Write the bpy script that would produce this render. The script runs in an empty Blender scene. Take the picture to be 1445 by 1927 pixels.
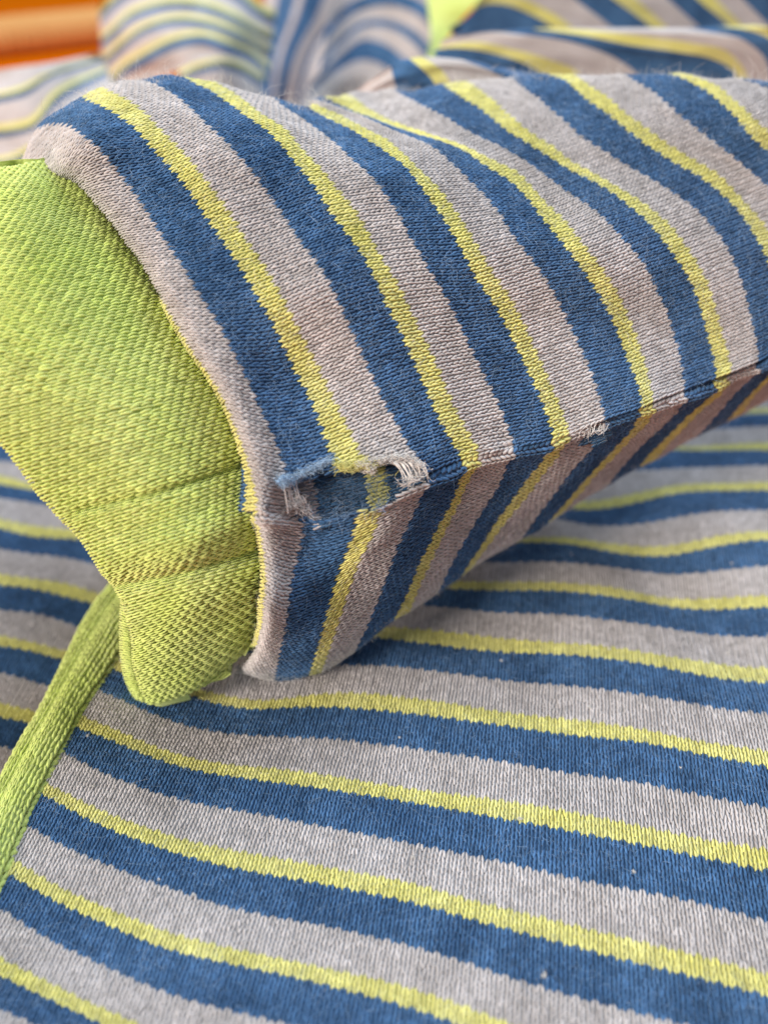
import bpy, math, random
import numpy as np
random.seed(7); RNG=np.random.default_rng(7)
MM=0.001
# ------------------------------------------------------------------ camera, light, exposure
W0,H0=1445.0,1927.0            # size of the photograph the traced points refer to
FPX=1449.0                     # focal length in those pixels (53 degrees across)
PITCH=math.radians(40); CAMZ=110.0   # millimetres above the table
scene=bpy.context.scene
col=scene.collection
cd=bpy.data.cameras.new('camera'); cam=bpy.data.objects.new('camera',cd); col.objects.link(cam)
cam.location=(0,0,CAMZ*MM); cam.rotation_euler=(math.pi/2-PITCH,0,0)
cd.sensor_fit='HORIZONTAL'; cd.lens=4.25; cd.sensor_width=4.25*W0/FPX
cd.clip_start=0.005; cd.clip_end=20
cd.dof.use_dof=True; cd.dof.focus_distance=0.1045; cd.dof.aperture_fstop=1.6
scene.camera=cam
w=bpy.data.worlds.new('World'); scene.world=w; w.use_nodes=True
w.node_tree.nodes['Background'].inputs[0].default_value=(0.86,0.9,1.0,1)
w.node_tree.nodes['Background'].inputs[1].default_value=0.29
def area(name,loc,target,size,power,colr):
    l=bpy.data.lights.new(name,'AREA'); l.shape='RECTANGLE'; l.size,l.size_y=size; l.energy=power; l.color=colr
    o=bpy.data.objects.new(name,l); col.objects.link(o); o.location=loc
    from mathutils import Vector
    o.rotation_euler=(Vector(target)-Vector(loc)).to_track_quat('-Z','Y').to_euler()
    return o
area('window_light',(0.62,0.92,1.65),(0,0.12,0.04),(1.2,1.0),34,(0.78,0.89,1.0))
area('room_lamp',(-0.78,-0.48,0.64),(0,0.10,0.04),(0.42,0.42),17.5,(1.0,0.88,0.76))
vs=scene.view_settings; vs.view_transform='Standard'; vs.look='None'; vs.exposure=0; vs.gamma=1; vs.use_curve_mapping=False
scene.cycles.use_denoising=True
scene.cycles.max_bounces=6; scene.cycles.diffuse_bounces=4

# ------------------------------------------------------------------ traced stripe edges (pixels of the photograph) and reconstructed depths (mm)
UP=[
 ('G0',[(12,352),(55,348),(100,332),(138,338),(166,364),(206,416),(242,466),(290,536),(332,613),(361,659),(395,706),(430,770),(452,823),(470,880),(476,926),(478,962)]),
 ('B1',[(71,240),(100,231),(133,236),(159,256),(186,276),(213,309),(239,343),(266,380),(311,452),(346,502),(380,560),(413,609),(439,662),(463,709),(490,770),(508,806),(530,860),(550,915),(566,972)]),
 ('Y1',[(156,185),(186,196),(219,214),(246,232),(282,273),(312,306),(346,344),(375,387),(396,420),(413,443),(453,503),(486,560),(516,612),(539,662),(562,709),(593,770),(609,813),(623,850),(650,905),(668,950)]),
 ('G1',[(194,166),(233,183),(266,203),(292,230),(319,259),(349,289),(379,327),(405,362),(436,404),(466,453),(496,496),(529,553),(559,613),(582,656),(609,709),(639,770),(656,803),(672,836),(690,875),(710,930)]),
 ('B2',[(266,151),(292,160),(319,173),(339,186),(369,213),(399,243),(429,269),(452,296),(480,327),(500,356),(538,409),(559,443),(596,490),(632,553),(659,613),(685,672),(706,718),(722,753),(746,793),(762,823),(779,850),(803,892)]),
 ('Y2',[(346,147),(375,163),(402,175),(429,193),(458,216),(478,230),(503,246),(530,276),(556,306),(580,336),(603,366),(629,408),(669,456),(695,500),(720,554),(756,629),(773,666),(802,730),(825,783),(852,830),(875,864)]),
 ('G2',[(409,158),(448,180),(478,204),(510,226),(540,246),(563,273),(586,299),(613,326),(636,356),(666,389),(683,416),(723,490),(747,526),(780,596),(796,629),(813,666),(839,723),(855,760),(878,803),(898,835),(908,856)]),
 ('B3',[(513,185),(543,206),(573,223),(603,246),(626,263),(653,289),(679,313),(706,339),(726,366),(753,403),(770,440),(790,470),(810,510),(833,546),(853,583),(873,626),(893,669),(913,706),(945,770),(962,811),(974,841)]),
 ('Y3',[(580,203),(610,220),(636,233),(666,246),(693,263),(719,279),(746,299),(769,319),(789,346),(812,376),(833,408),(853,443),(873,476),(896,523),(919,556),(939,586),(959,626),(979,666),(1014,739),(1035,787),(1047,825)]),
 ('G3',[(594,197),(640,216),(666,230),(693,243),(719,256),(746,276),(769,296),(792,319),(812,339),(835,366),(863,404),(886,440),(909,480),(933,518),(959,556),(979,593),(1016,674),(1038,721),(1063,773),(1080,813)]),
 ('B4',[(595,189),(640,204),(679,217),(729,240),(769,255),(799,269),(826,286),(849,306),(869,326),(889,346),(912,366),(939,400),(966,440),(989,470),(1015,506),(1049,562),(1076,618),(1104,676),(1125,732),(1140,790)]),
 ('Y4',[(610,183),(636,195),(666,209),(696,224),(732,236),(769,246),(799,256),(829,266),(862,279),(892,296),(919,316),(945,333),(965,347),(988,366),(1014,400),(1039,430),(1062,460),(1097,507),(1132,562),(1160,614),(1180,666),(1201,721),(1209,766)]),
 ('G4',[(653,177),(669,186),(693,203),(719,216),(746,230),(779,240),(812,250),(846,263),(879,276),(909,293),(939,306),(965,319),(992,342),(1015,369),(1056,403),(1079,433),(1102,463),(1132,503),(1160,545),(1184,593),(1205,645),(1222,701),(1233,755)]),
 ('B5',[(742,168),(769,183),(792,196),(819,210),(846,223),(872,240),(899,253),(925,266),(961,286),(992,306),(1021,329),(1055,352),(1085,372),(1129,403),(1149,423),(1175,453),(1213,500),(1232,538),(1253,580),(1270,628),(1284,676),(1292,733)]),
 ('Y5',[(835,158),(855,172),(875,186),(899,200),(925,220),(961,250),(988,266),(1012,283),(1038,299),(1065,316),(1098,333),(1128,349),(1154,366),(1184,389),(1211,409),(1250,455),(1284,503),(1301,531),(1315,573),(1329,618),(1339,659),(1344,713)]),
 ('G5',[(879,152),(902,166),(928,186),(961,217),(985,238),(1015,259),(1045,279),(1075,303),(1105,319),(1138,336),(1164,352),(1194,372),(1224,392),(1251,412),(1287,455),(1319,503),(1336,541),(1350,590),(1362,638),(1369,680),(1370,703)]),
 ('B6',[(965,146),(985,163),(1012,183),(1038,206),(1068,230),(1091,253),(1124,276),(1161,299),(1198,319),(1231,339),(1264,359),(1294,379),(1320,402),(1337,419),(1365,460),(1388,510),(1402,552),(1412,600),(1421,638),(1424,680)]),
 ('Y6',[(1031,141),(1061,150),(1085,170),(1108,190),(1138,210),(1171,236),(1204,266),(1241,289),(1274,309),(1311,329),(1340,349),(1370,376),(1397,406),(1425,450),(1447,500),(1461,550),(1470,600),(1474,656)]),
 ('G6',[(1081,141),(1108,160),(1144,183),(1178,213),(1211,236),(1247,266),(1281,286),(1317,306),(1350,326),(1377,352),(1403,379),(1430,409),(1458,450),(1480,500),(1492,560),(1498,645)]),
 ('B7',[(1178,140),(1204,157),(1231,170),(1254,193),(1284,220),(1317,246),(1347,269),(1377,293),(1410,319),(1440,346),(1470,380),(1500,430),(1520,490),(1532,560),(1540,630)]),
 ('Y7',[(1257,139),(1284,147),(1310,160),(1337,176),(1364,200),(1387,223),(1413,256),(1440,279),(1475,315),(1510,360),(1540,420),(1562,500),(1575,610)]),
 ('G7',[(1284,139),(1317,147),(1347,160),(1374,180),(1400,203),(1423,226),(1445,245),(1480,280),(1520,330),(1555,400),(1580,490),(1592,600)]),
 ('B8',[(1395,147),(1420,155),(1445,166),(1480,190),(1515,230),(1550,280),(1585,350),(1610,440),(1625,580)]),
 ('Y8',[(1450,155),(1490,175),(1530,210),(1570,260),(1610,330),(1640,430),(1655,570)])]
LOW=[
 ('G0',[(478,962),(486,990),(493,1027),(500,1063),(498,1133),(492,1186),(470,1238),(440,1266)]),
 ('B1',[(566,972),(573,1006),(560,1047),(550,1090),(543,1143),(533,1196),(526,1232),(518,1281)]),
 ('Y1',[(668,950),(671,985),(663,1012),(649,1050),(633,1086),(623,1126),(609,1173),(596,1223),(581,1270)]),
 ('G1',[(710,930),(716,966),(706,1000),(679,1050),(662,1093),(649,1133),(636,1173),(619,1223),(605,1263)]),
 ('B2',[(803,892),(795,926),(785,953),(765,992),(752,1020),(739,1050),(726,1086),(712,1126),(696,1166),(668,1223)]),
 ('Y2',[(875,864),(862,909),(849,949),(825,986),(808,1020),(792,1051),(776,1090),(760,1126),(742,1163)]),
 ('G2',[(908,856),(896,878),(878,916),(853,970),(832,1011),(810,1060),(790,1100),(772,1146)]),
 ('B3',[(974,841),(956,866),(948,895),(919,945),(890,991),(865,1032),(843,1074),(824,1112)]),
 ('Y3',[(1047,825),(1028,846),(1022,867),(1000,891),(973,929),(945,966),(910,1020),(868,1080)]),
 ('G3',[(1080,813),(1064,837),(1052,860),(1028,888),(997,929),(966,964),(928,1015),(890,1064)]),
 ('B4',[(1140,790),(1137,808),(1128,829),(1111,846),(1076,884),(1040,932),(1012,970),(985,1011)]),
 ('Y4',[(1209,766),(1199,777),(1194,798),(1166,829),(1132,867),(1097,905),(1062,946),(1030,985)]),
 ('G4',[(1233,755),(1225,770),(1222,791),(1201,811),(1166,846),(1128,884),(1093,925),(1062,962)]),
 ('B5',[(1292,733),(1282,749),(1277,770),(1249,798),(1211,832),(1178,867),(1145,909)]),
 ('Y5',[(1344,713),(1339,721),(1334,739),(1308,766),(1274,798),(1239,833),(1205,875)]),
 ('G5',[(1370,703),(1365,714),(1362,732),(1336,756),(1301,787),(1268,822),(1235,861)]),
 ('B6',[(1424,680),(1419,694),(1417,704),(1391,728),(1355,768),(1312,818)]),
 ('Y6',[(1474,656),(1470,668),(1464,682),(1440,708),(1405,745),(1367,791)]),
 ('G6',[(1498,645),(1494,658),(1488,670),(1465,695),(1430,730),(1395,777)]),
 ('B7',[(1540,630),(1536,640),(1530,655),(1505,680),(1475,712),(1444,751)])]
SIL=[(8,345),(18,325),(30,300),(45,265),(71,238),(110,208),(156,184),(195,165),(266,150),(300,147),(346,146),(409,157),(480,179),(513,184),(560,196),(585,203),(595,188),(610,182),(653,175),(700,168),(742,165),(790,159),(835,156),(900,148),(965,144),(1031,140),(1080,139),(1178,138),(1257,137),(1350,141),(1395,145),(1450,153),(1520,175)]
LSIL=[(430,1270),(480,1281),(520,1284),(560,1279),(600,1267),(640,1246),(666,1226),(700,1196),(733,1171),(766,1151),(813,1121),(852,1094),(892,1064),(932,1041),(965,1022),(1015,997),(1058,966),(1098,940),(1151,907),(1198,881),(1247,857),(1297,827),(1347,804),(1397,778),(1430,760),(1500,720)]
UN=[(60,300,120.5),(150,260,112.76),(250,330,111.26),(330,200,117.1),(480,250,113.99),(360,500,105.39),(430,700,102.26),(478,960,98.71),(520,400,108.81),(560,700,106.93),(620,550,104.57),(570,970,105.57),(700,920,104.69),(650,300,115.3),(720,400,111.26),(700,700,107.11),(800,600,109.69),(880,860,110.45),(860,750,110.51),(590,215,123.97),(680,250,123.39),(760,300,117.48),(770,240,130.47),(800,200,134.73),(660,190,139.07),(900,320,122.51),(900,220,134.71),(960,450,114.63),(1000,600,115.92),(1040,825,114.47),(1130,790,116.96),(1050,330,127.01),(1000,220,134.36),(1130,450,118.18),(1200,600,121.38),(1210,760,117.82),(1150,220,133.55),(1200,340,127.6),(1300,480,123.24),(1370,690,126.12),(1300,250,131.79),(1390,350,129.41),(1430,520,126.69),(1474,650,127.48),(1450,220,130.12),(1550,380,132.61),(1655,570,141.69),(1580,250,136.0)]
LN=[(478,962,97.75),(566,972,104.3),(668,950,104.22),(710,930,103.81),(803,892,106.41),(875,864,109.24),(908,856,110.23),(974,841,111.88),(1047,825,113.64),(1080,813,114.62),(1140,790,116.01),(1209,766,116.75),(1233,755,117.75),(1292,733,121.04),(1344,713,123.87),(1370,703,124.92),(1424,680,125.62),(1474,656,126.36),(1498,645,127.64),(1540,630,130.71),(440,1266,122.1),(495,1130,101.42),(495,1230,114.0),(530,1040,105.54),(600,1130,110.2),(590,1240,117.72),(640,1200,115.84),(690,1030,107.63),(720,1110,115.55),(740,1165,119.46),(800,1030,115.81),(870,1080,126.27),(900,960,120.49),(985,1010,130.14),(1000,920,123.14),(1100,860,122.1),(1140,910,133.26),(1200,820,124.99),(1235,860,137.2),(1300,780,127.69),(1400,715,128.77),(1395,777,136.7)]

WID={'G':5.9,'B':6.0,'Y':2.6}
NC={'G':7,'B':7,'Y':3}
CNAME={'G':'grey_stripe','B':'blue_stripe','Y':'lime_stripe'}

# ------------------------------------------------------------------ maths
def unproj(px,py,d):
    px=np.asarray(px,float);py=np.asarray(py,float);d=np.asarray(d,float)
    x=(px-W0/2)/FPX*d; yc=-(py-H0/2)/FPX*d
    s,c=math.sin(PITCH),math.cos(PITCH)
    return np.stack([x, d*c+yc*s, CAMZ-d*s+yc*c],-1)
def proj(P):
    s,c=math.sin(PITCH),math.cos(PITCH)
    x=P[...,0];y=P[...,1];z=P[...,2]-CAMZ
    d=y*c-z*s; yc=y*s+z*c
    d=np.where(np.abs(d)<1e-6,1e-6,d)
    return W0/2+FPX*x/d, H0/2-FPX*yc/d, d
def seg_dist(p,poly):
    p=np.asarray(p,float);poly=np.asarray(poly,float)
    a=poly[:-1];ab=poly[1:]-a
    ap=p[:,None,:]-a[None]
    t=np.clip((ap*ab).sum(-1)/(ab**2).sum(-1),0,1)
    q=a[None]+t[...,None]*ab[None]
    return np.sqrt(((p[:,None]-q)**2).sum(-1)).min(1)
def in_poly(x,y,poly):
    r=np.zeros(np.shape(x),bool);n=len(poly);j=n-1
    for i in range(n):
        xi,yi=poly[i];xj,yj=poly[j]
        c=((yi>y)!=(yj>y))&(x<(xj-xi)*(y-yi)/((yj-yi) or 1e-9)+xi)
        r^=c;j=i
    return r
class TPS:
    def __init__(s,nodes,lam=1e-3):
        c=np.array([(a,b) for a,b,_ in nodes],float)/500;n=len(c);s.c=c
        r=np.sqrt(((c[:,None]-c[None])**2).sum(-1));K=np.where(r>0,r*r*np.log(r+1e-12),0)+lam*np.eye(n)
        P=np.c_[np.ones(n),c];A=np.block([[K,P],[P.T,np.zeros((3,3))]])
        s.w=np.linalg.solve(A,np.r_[[v for *_,v in nodes],0,0,0])
    def __call__(s,p):
        p=np.asarray(p,float)/500
        r=np.sqrt(((p[:,None]-s.c[None])**2).sum(-1));K=np.where(r>0,r*r*np.log(r+1e-12),0)
        return K@s.w[:len(s.c)]+np.c_[np.ones(len(p)),p]@s.w[len(s.c):]
def hermite(L,p,s):
    h=np.diff(L);d=np.diff(p,axis=0)/h.reshape((-1,)+(1,)*(p.ndim-1))
    m=np.zeros_like(p);hh=h.reshape((-1,)+(1,)*(p.ndim-1))
    m[1:-1]=(d[:-1]*hh[1:]+d[1:]*hh[:-1])/(hh[1:]+hh[:-1]);m[0]=d[0];m[-1]=d[-1]
    k=np.clip(np.searchsorted(L,s,side='right')-1,0,len(h)-1)
    t=((s-L[k])/h[k]).reshape((-1,)+(1,)*(p.ndim-1));hk=hh[k]
    return (2*t**3-3*t**2+1)*p[k]+(t**3-2*t**2+t)*hk*m[k]+(-2*t**3+3*t**2)*p[k+1]+(t**3-t**2)*hk*m[k+1]
def dense(poly,n=300):
    p=np.asarray(poly,float);L=np.r_[0,np.cumsum(np.sqrt((np.diff(p,axis=0)**2).sum(-1)))]
    return hermite(L,p,np.linspace(0,L[-1],n))
def arc(P): return np.r_[0,np.cumsum(np.sqrt((np.diff(P,axis=0)**2).sum(-1)))]
def resample(P,v):
    a=arc(P);k=np.r_[True,np.diff(a)>1e-7]
    return np.stack([np.interp(v,a[k],P[k,i]) for i in range(3)],-1)
def smooth1(A,sig,axis):
    n=int(sig*3)+1;k=np.exp(-0.5*(np.arange(-n,n+1)/sig)**2);k/=k.sum()
    A=np.moveaxis(A,axis,0);Q=np.concatenate([2*A[:1]-A[n:0:-1],A,2*A[-1:]-A[-2:-n-2:-1]])
    R=sum(k[i]*Q[i:i+len(A)] for i in range(2*n+1))
    return np.moveaxis(R,0,axis)

# ------------------------------------------------------------------ materials
def mat_yarn(name,c,c2,var=0.22,rough=0.95,sheen=0.35):
    m=bpy.data.materials.new(name);m.use_nodes=True;nt=m.node_tree;N=nt.nodes;L=nt.links
    b=N['Principled BSDF'];b.inputs['Roughness'].default_value=rough
    b.inputs['Sheen Weight'].default_value=sheen;b.inputs['Sheen Roughness'].default_value=0.45
    b.inputs['Specular IOR Level'].default_value=0.15
    tc=N.new('ShaderNodeTexCoord')
    n1=N.new('ShaderNodeTexNoise');n1.inputs['Scale'].default_value=2600;n1.inputs['Detail'].default_value=3
    n2=N.new('ShaderNodeTexNoise');n2.inputs['Scale'].default_value=160;n2.inputs['Detail'].default_value=4
    L.new(tc.outputs['Object'],n1.inputs['Vector']);L.new(tc.outputs['Object'],n2.inputs['Vector'])
    at=N.new('ShaderNodeAttribute');at.attribute_name='tone'
    r=N.new('ShaderNodeMapRange');r.inputs['From Min'].default_value=0.32;r.inputs['From Max'].default_value=0.72
    L.new(n1.outputs['Fac'],r.inputs['Value'])
    mx=N.new('ShaderNodeMix');mx.data_type='RGBA';mx.inputs['A'].default_value=(*c,1);mx.inputs['B'].default_value=(*c2,1)
    ml=N.new('ShaderNodeMath');ml.operation='MULTIPLY';L.new(r.outputs['Result'],ml.inputs[0])
    ml.inputs[1].default_value=0.55
    n4=N.new('ShaderNodeTexNoise');n4.inputs['Scale'].default_value=75;n4.inputs['Detail'].default_value=5;n4.inputs['Roughness'].default_value=0.65;L.new(tc.outputs['Object'],n4.inputs['Vector'])
    av=N.new('ShaderNodeMath');av.operation='MULTIPLY_ADD';av.inputs[1].default_value=0.5;L.new(n4.outputs['Fac'],av.inputs[0])
    hf=N.new('ShaderNodeMath');hf.operation='MULTIPLY';hf.inputs[1].default_value=0.5;L.new(n2.outputs['Fac'],hf.inputs[0]);L.new(hf.outputs[0],av.inputs[2])
    wr=N.new('ShaderNodeMapRange');wr.inputs['From Min'].default_value=0.40;wr.inputs['From Max'].default_value=0.66;wr.inputs['To Max'].default_value=0.75;L.new(av.outputs[0],wr.inputs['Value'])
    ad=N.new('ShaderNodeMath');ad.operation='ADD';ad.use_clamp=True;L.new(ml.outputs[0],ad.inputs[0]);L.new(wr.outputs['Result'],ad.inputs[1])
    L.new(ad.outputs[0],mx.inputs['Factor'])
    mr=N.new('ShaderNodeMapRange');mr.inputs['To Min'].default_value=1-var;mr.inputs['To Max'].default_value=1+var
    L.new(at.outputs['Fac'],mr.inputs['Value'])
    mm=N.new('ShaderNodeVectorMath');mm.operation='SCALE';L.new(mx.outputs['Result'],mm.inputs[0]);L.new(mr.outputs['Result'],mm.inputs['Scale'])
    L.new(mm.outputs['Vector'],b.inputs['Base Color'])
    n3=N.new('ShaderNodeTexNoise');n3.inputs['Scale'].default_value=7000;n3.inputs['Detail'].default_value=2
    L.new(tc.outputs['Object'],n3.inputs['Vector'])
    bp=N.new('ShaderNodeBump');bp.inputs['Strength'].default_value=0.55;bp.inputs['Distance'].default_value=0.00012
    L.new(n3.outputs['Fac'],bp.inputs['Height']);L.new(bp.outputs['Normal'],b.inputs['Normal'])
    return m
M={'G':mat_yarn('grey_yarn',(0.46,0.435,0.435),(0.61,0.59,0.605)),
   'B':mat_yarn('blue_yarn',(0.028,0.084,0.195),(0.085,0.20,0.40),0.3,0.95,0.12),
   'Y':mat_yarn('lime_yarn',(0.65,0.63,0.17),(0.77,0.76,0.32)),
   'C':mat_yarn('cuff_yarn',(0.55,0.68,0.16),(0.67,0.78,0.27),0.15),
   'W':mat_yarn('pale_fibre',(0.78,0.76,0.73),(0.88,0.87,0.85)),
   'F':mat_yarn('pale_blue_fluff',(0.34,0.54,0.78),(0.5,0.68,0.86)),
   'S':mat_yarn('sky_blue_fibre',(0.20,0.38,0.64),(0.40,0.57,0.80)),
   'D':mat_yarn('blue_fibre',(0.10,0.20,0.36),(0.2,0.32,0.5)),
   'K':mat_yarn('inner_cloth',(0.10,0.12,0.16),(0.16,0.17,0.2)),
   'T':mat_yarn('torn_blue_yarn',(0.022,0.075,0.165),(0.05,0.14,0.28))}

# ------------------------------------------------------------------ object helpers
def new_mesh(name,V,F,mat,parent=None,tone=None,smooth=True):
    V=np.ascontiguousarray(V,np.float32)*np.float32(MM);F=np.ascontiguousarray(F,np.int32)
    me=bpy.data.meshes.new(name);me.vertices.add(len(V));me.vertices.foreach_set('co',V.ravel())
    k=F.shape[1];me.loops.add(F.size);me.loops.foreach_set('vertex_index',F.ravel())
    me.polygons.add(len(F));me.polygons.foreach_set('loop_start',np.arange(0,F.size,k,dtype=np.int32))
    me.update(calc_edges=True)
    if smooth: me.polygons.foreach_set('use_smooth',np.ones(len(F),bool))
    a=me.attributes.new('tone','FLOAT','POINT')
    a.data.foreach_set('value',np.ascontiguousarray(tone if tone is not None else np.full(len(V),0.5),np.float32))
    me.materials.append(mat)
    o=bpy.data.objects.new(name,me);col.objects.link(o)
    if parent is not None: o.parent=parent; o.matrix_parent_inverse=parent.matrix_world.inverted()
    return o
def empty(name,loc):
    o=bpy.data.objects.new(name,None);col.objects.link(o);o.location=loc;o.empty_display_size=0.02
    bpy.context.view_layer.update();return o
def quads(nu,nv,mask=None):
    i,j=np.meshgrid(np.arange(nu-1),np.arange(nv-1),indexing='ij')
    F=np.stack([i*nv+j,(i+1)*nv+j,(i+1)*nv+j+1,i*nv+j+1],-1)
    if mask is not None: return F[mask]
    return F.reshape(-1,4)
def compact(V,F):
    u,inv=np.unique(F.ravel(),return_inverse=True)
    return V[u],inv.reshape(F.shape)

# ------------------------------------------------------------------ knitted sheet: u runs along the wales (course number), v across them (wale number)
class Sheet:
    def __init__(s,curves,uk,nw,sub=2,groove=None):
        """curves: K x J x 3 (mm) sampled at wale steps; uk: course number of every curve"""
        s.nu=int(round(uk[-1]-uk[0]));s.u0=uk[0];s.nv=nw;s.sub=sub
        us=np.linspace(uk[0],uk[-1],s.nu*sub+1)
        G=hermite(np.asarray(uk,float),curves,us)           # nu*sub+1, J, 3
        s.G=G
        s.normals()
    def normals(s):
        G=s.G;du=np.gradient(G,axis=0);dv=np.gradient(G,axis=1)
        n=np.cross(du,dv);n/=np.linalg.norm(n,axis=-1,keepdims=True)+1e-12
        c=np.array([0,0,CAMZ])-G
        vis=np.sign((n*c).sum(-1));sg=1 if np.median(vis)>=0 else -1
        s.sg=sg;s.N=smooth1(smooth1(n*sg,1.5,0),1.5,1)
        s.N/=np.linalg.norm(s.N,axis=-1,keepdims=True)+1e-12
    def at(s,u,v,h):
        gu=np.clip((u-s.u0)*s.sub,0,s.G.shape[0]-1.001);gv=np.clip(v*s.sv,0,s.G.shape[1]-1.001)
        i=gu.astype(int);j=gv.astype(int);a=(gu-i)[...,None];b=(gv-j)[...,None]
        def bl(A): return (A[i,j]*(1-a)*(1-b)+A[i+1,j]*a*(1-b)+A[i,j+1]*(1-a)*b+A[i+1,j+1]*a*b)
        n=bl(s.N)
        return bl(s.G)+n*h[...,None], n
    sv=2
SIDES=4;SEG=4
def stitches(sh,ui,vj,pitch,r=0.174,lift=0.17,sides=None,flip=False,open_=(0.345,0.125),over=0.24,jit=0.04,SEG=4):
    """Two yarn legs per stitch; ui,vj: course start and wale centre (float arrays)"""
    S=sides or SIDES
    n=len(ui)
    t=np.linspace(0,1,SEG+1)
    ang=np.linspace(0,2*np.pi,S,endpoint=False)+np.pi/2
    ju=RNG.normal(0,jit,n);jv=RNG.normal(0,jit,n);jr=1+RNG.normal(0,0.09,n)
    Vs=[];T=[]
    tone=np.clip(0.5+RNG.normal(0,0.22,n),0,1)
    for sd in (-1,1):
        asym=RNG.normal(0,0.02,n)
        cu=ui[:,None]+ju[:,None]+(-over+(1+2*over)*t)[None]
        off=open_[0]+(open_[1]-open_[0])*(t**1.25)
        cv=vj[:,None]+jv[:,None]+sd*(off[None]+asym[:,None])
        hh=pitch*(lift*np.sin(np.pi*t)-0.10*(1-t)-0.16*t**3)[None]*jr[:,None]
        rr=r*np.interp(t,[0,.25,.5,.75,1],[0.85,1.0,1.0,0.84,0.32])[None]*jr[:,None]
        # perpendicular in (u,v) to the leg
        dv=sd*np.gradient(off,t);du=np.full_like(dv,1+2*over);ln=np.hypot(du,dv)
        pu=(-dv/ln)[None];pv=(du/ln)[None]
        U=cu[...,None]+(rr*pu)[...,None]*np.cos(ang)
        V=cv[...,None]+(rr*pv)[...,None]*np.cos(ang)
        Hh=hh[...,None]+(rr*pitch)[...,None]*np.sin(ang)*1.0
        P,_=sh.at(U,V,Hh)
        Vs.append(P);T.append(np.repeat(tone+RNG.normal(0,.08,n),(SEG+1)*S))
    V=np.stack(Vs,1).reshape(-1,3)                      # n,2,SEG+1,S
    base=(np.arange(n*2)*(SEG+1)*S)[:,None,None]
    k=np.arange(SEG)[None,:,None];a=np.arange(S)[None,None,:];b=(a+1)%S
    F=np.stack(np.broadcast_arrays(base+k*S+a,base+k*S+b,base+(k+1)*S+b,base+(k+1)*S+a),-1).reshape(-1,4)
    tt=np.stack([x.reshape(n,-1) for x in T],1).reshape(-1)
    return V,F,np.clip(tt,0,1)
def backing(sh,u0,u1,h,keep):
    """thin cloth under the stitches between two course numbers; keep(P)->bool"""
    us=np.arange(u0,u1+1e-6,0.5);vs_=np.arange(0,sh.nv+1e-6,1.0)
    U,V=np.meshgrid(us,vs_,indexing='ij')
    P,_=sh.at(U,V,np.full(U.shape,h))
    mid=(P[:-1,:-1]+P[1:,1:])/2
    F=quads(len(us),len(vs_),keep(mid,(U[:-1,:-1]+U[1:,1:])/2,(V[:-1,:-1]+V[1:,1:])/2))
    return P.reshape(-1,3),F
def knit_stripes(sh,kinds,uk,parent,keep,pitch,sides=None,mats=None,names=None,bk=0.20,stag=0.36,**kw):
    """one mesh object for every stripe: backing cloth plus its stitches"""
    out=[]
    for k,c in enumerate(kinds):
        u0,u1=uk[k],uk[k+1]
        ii,jj=np.meshgrid(np.arange(u0,u1),np.arange(sh.nv),indexing='ij')
        u=(ii+stag*((jj%2)-0.5)).ravel().astype(float);v=(jj+0.5).ravel().astype(float)
        C,_=sh.at(u+0.5,v,np.zeros(len(u)))
        m=keep(C,u+0.5,v)
        if m.sum()<3: continue
        V,F,T=stitches(sh,u[m],v[m],pitch,sides=sides,**kw)
        BV,BF=backing(sh,u0,u1+0.25,-bk*pitch,keep)
        if len(BF):
            BV,BF=compact(BV,BF)
            F=np.concatenate([F,BF+len(V)]);V=np.concatenate([V,BV]);T=np.r_[T,np.full(len(BV),0.05)]  # low tone paints the shade between the stitches into the backing
        out.append(new_mesh((names or CNAME)[c],V,F,(mats or M)[c],parent,T))
    return out
def lining(name,sh,h,parent,keep,mat=None):
    us=np.arange(sh.u0,sh.u0+sh.nu+1e-6,1.0)
    U,V=np.meshgrid(us,np.arange(0,sh.nv+1e-6,1.0),indexing='ij')
    P,_=sh.at(U,V,np.full(U.shape,h));mid=(P[:-1,:-1]+P[1:,1:])/2
    F=quads(U.shape[0],U.shape[1],keep(mid,(U[:-1,:-1]+U[1:,1:])/2,(V[:-1,:-1]+V[1:,1:])/2))
    V,F=compact(P.reshape(-1,3),F)
    return V,F
def tubes(paths,rad,S=3):
    """paths n x k x 3, rad n x k -> verts, faces"""
    n,k,_=paths.shape
    t=np.gradient(paths,axis=1);t/=np.linalg.norm(t,axis=-1,keepdims=True)+1e-12
    ref=np.where(np.abs(t[...,2:3])>0.9,np.array([1.,0,0]),np.array([0,0,1.]))
    a=np.cross(t,ref);a/=np.linalg.norm(a,axis=-1,keepdims=True)+1e-12;b=np.cross(t,a)
    ang=np.linspace(0,2*np.pi,S,endpoint=False)
    V=paths[:,:,None]+rad[:,:,None,None]*(np.cos(ang)[:,None]*a[:,:,None]+np.sin(ang)[:,None]*b[:,:,None])
    base=(np.arange(n)*k*S)[:,None,None];q=np.arange(k-1)[None,:,None];i=np.arange(S)[None,None];j=(i+1)%S
    F=np.stack(np.broadcast_arrays(base+q*S+i,base+q*S+j,base+(q+1)*S+j,base+(q+1)*S+i),-1).reshape(-1,4)
    return V.reshape(-1,3),F
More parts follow.
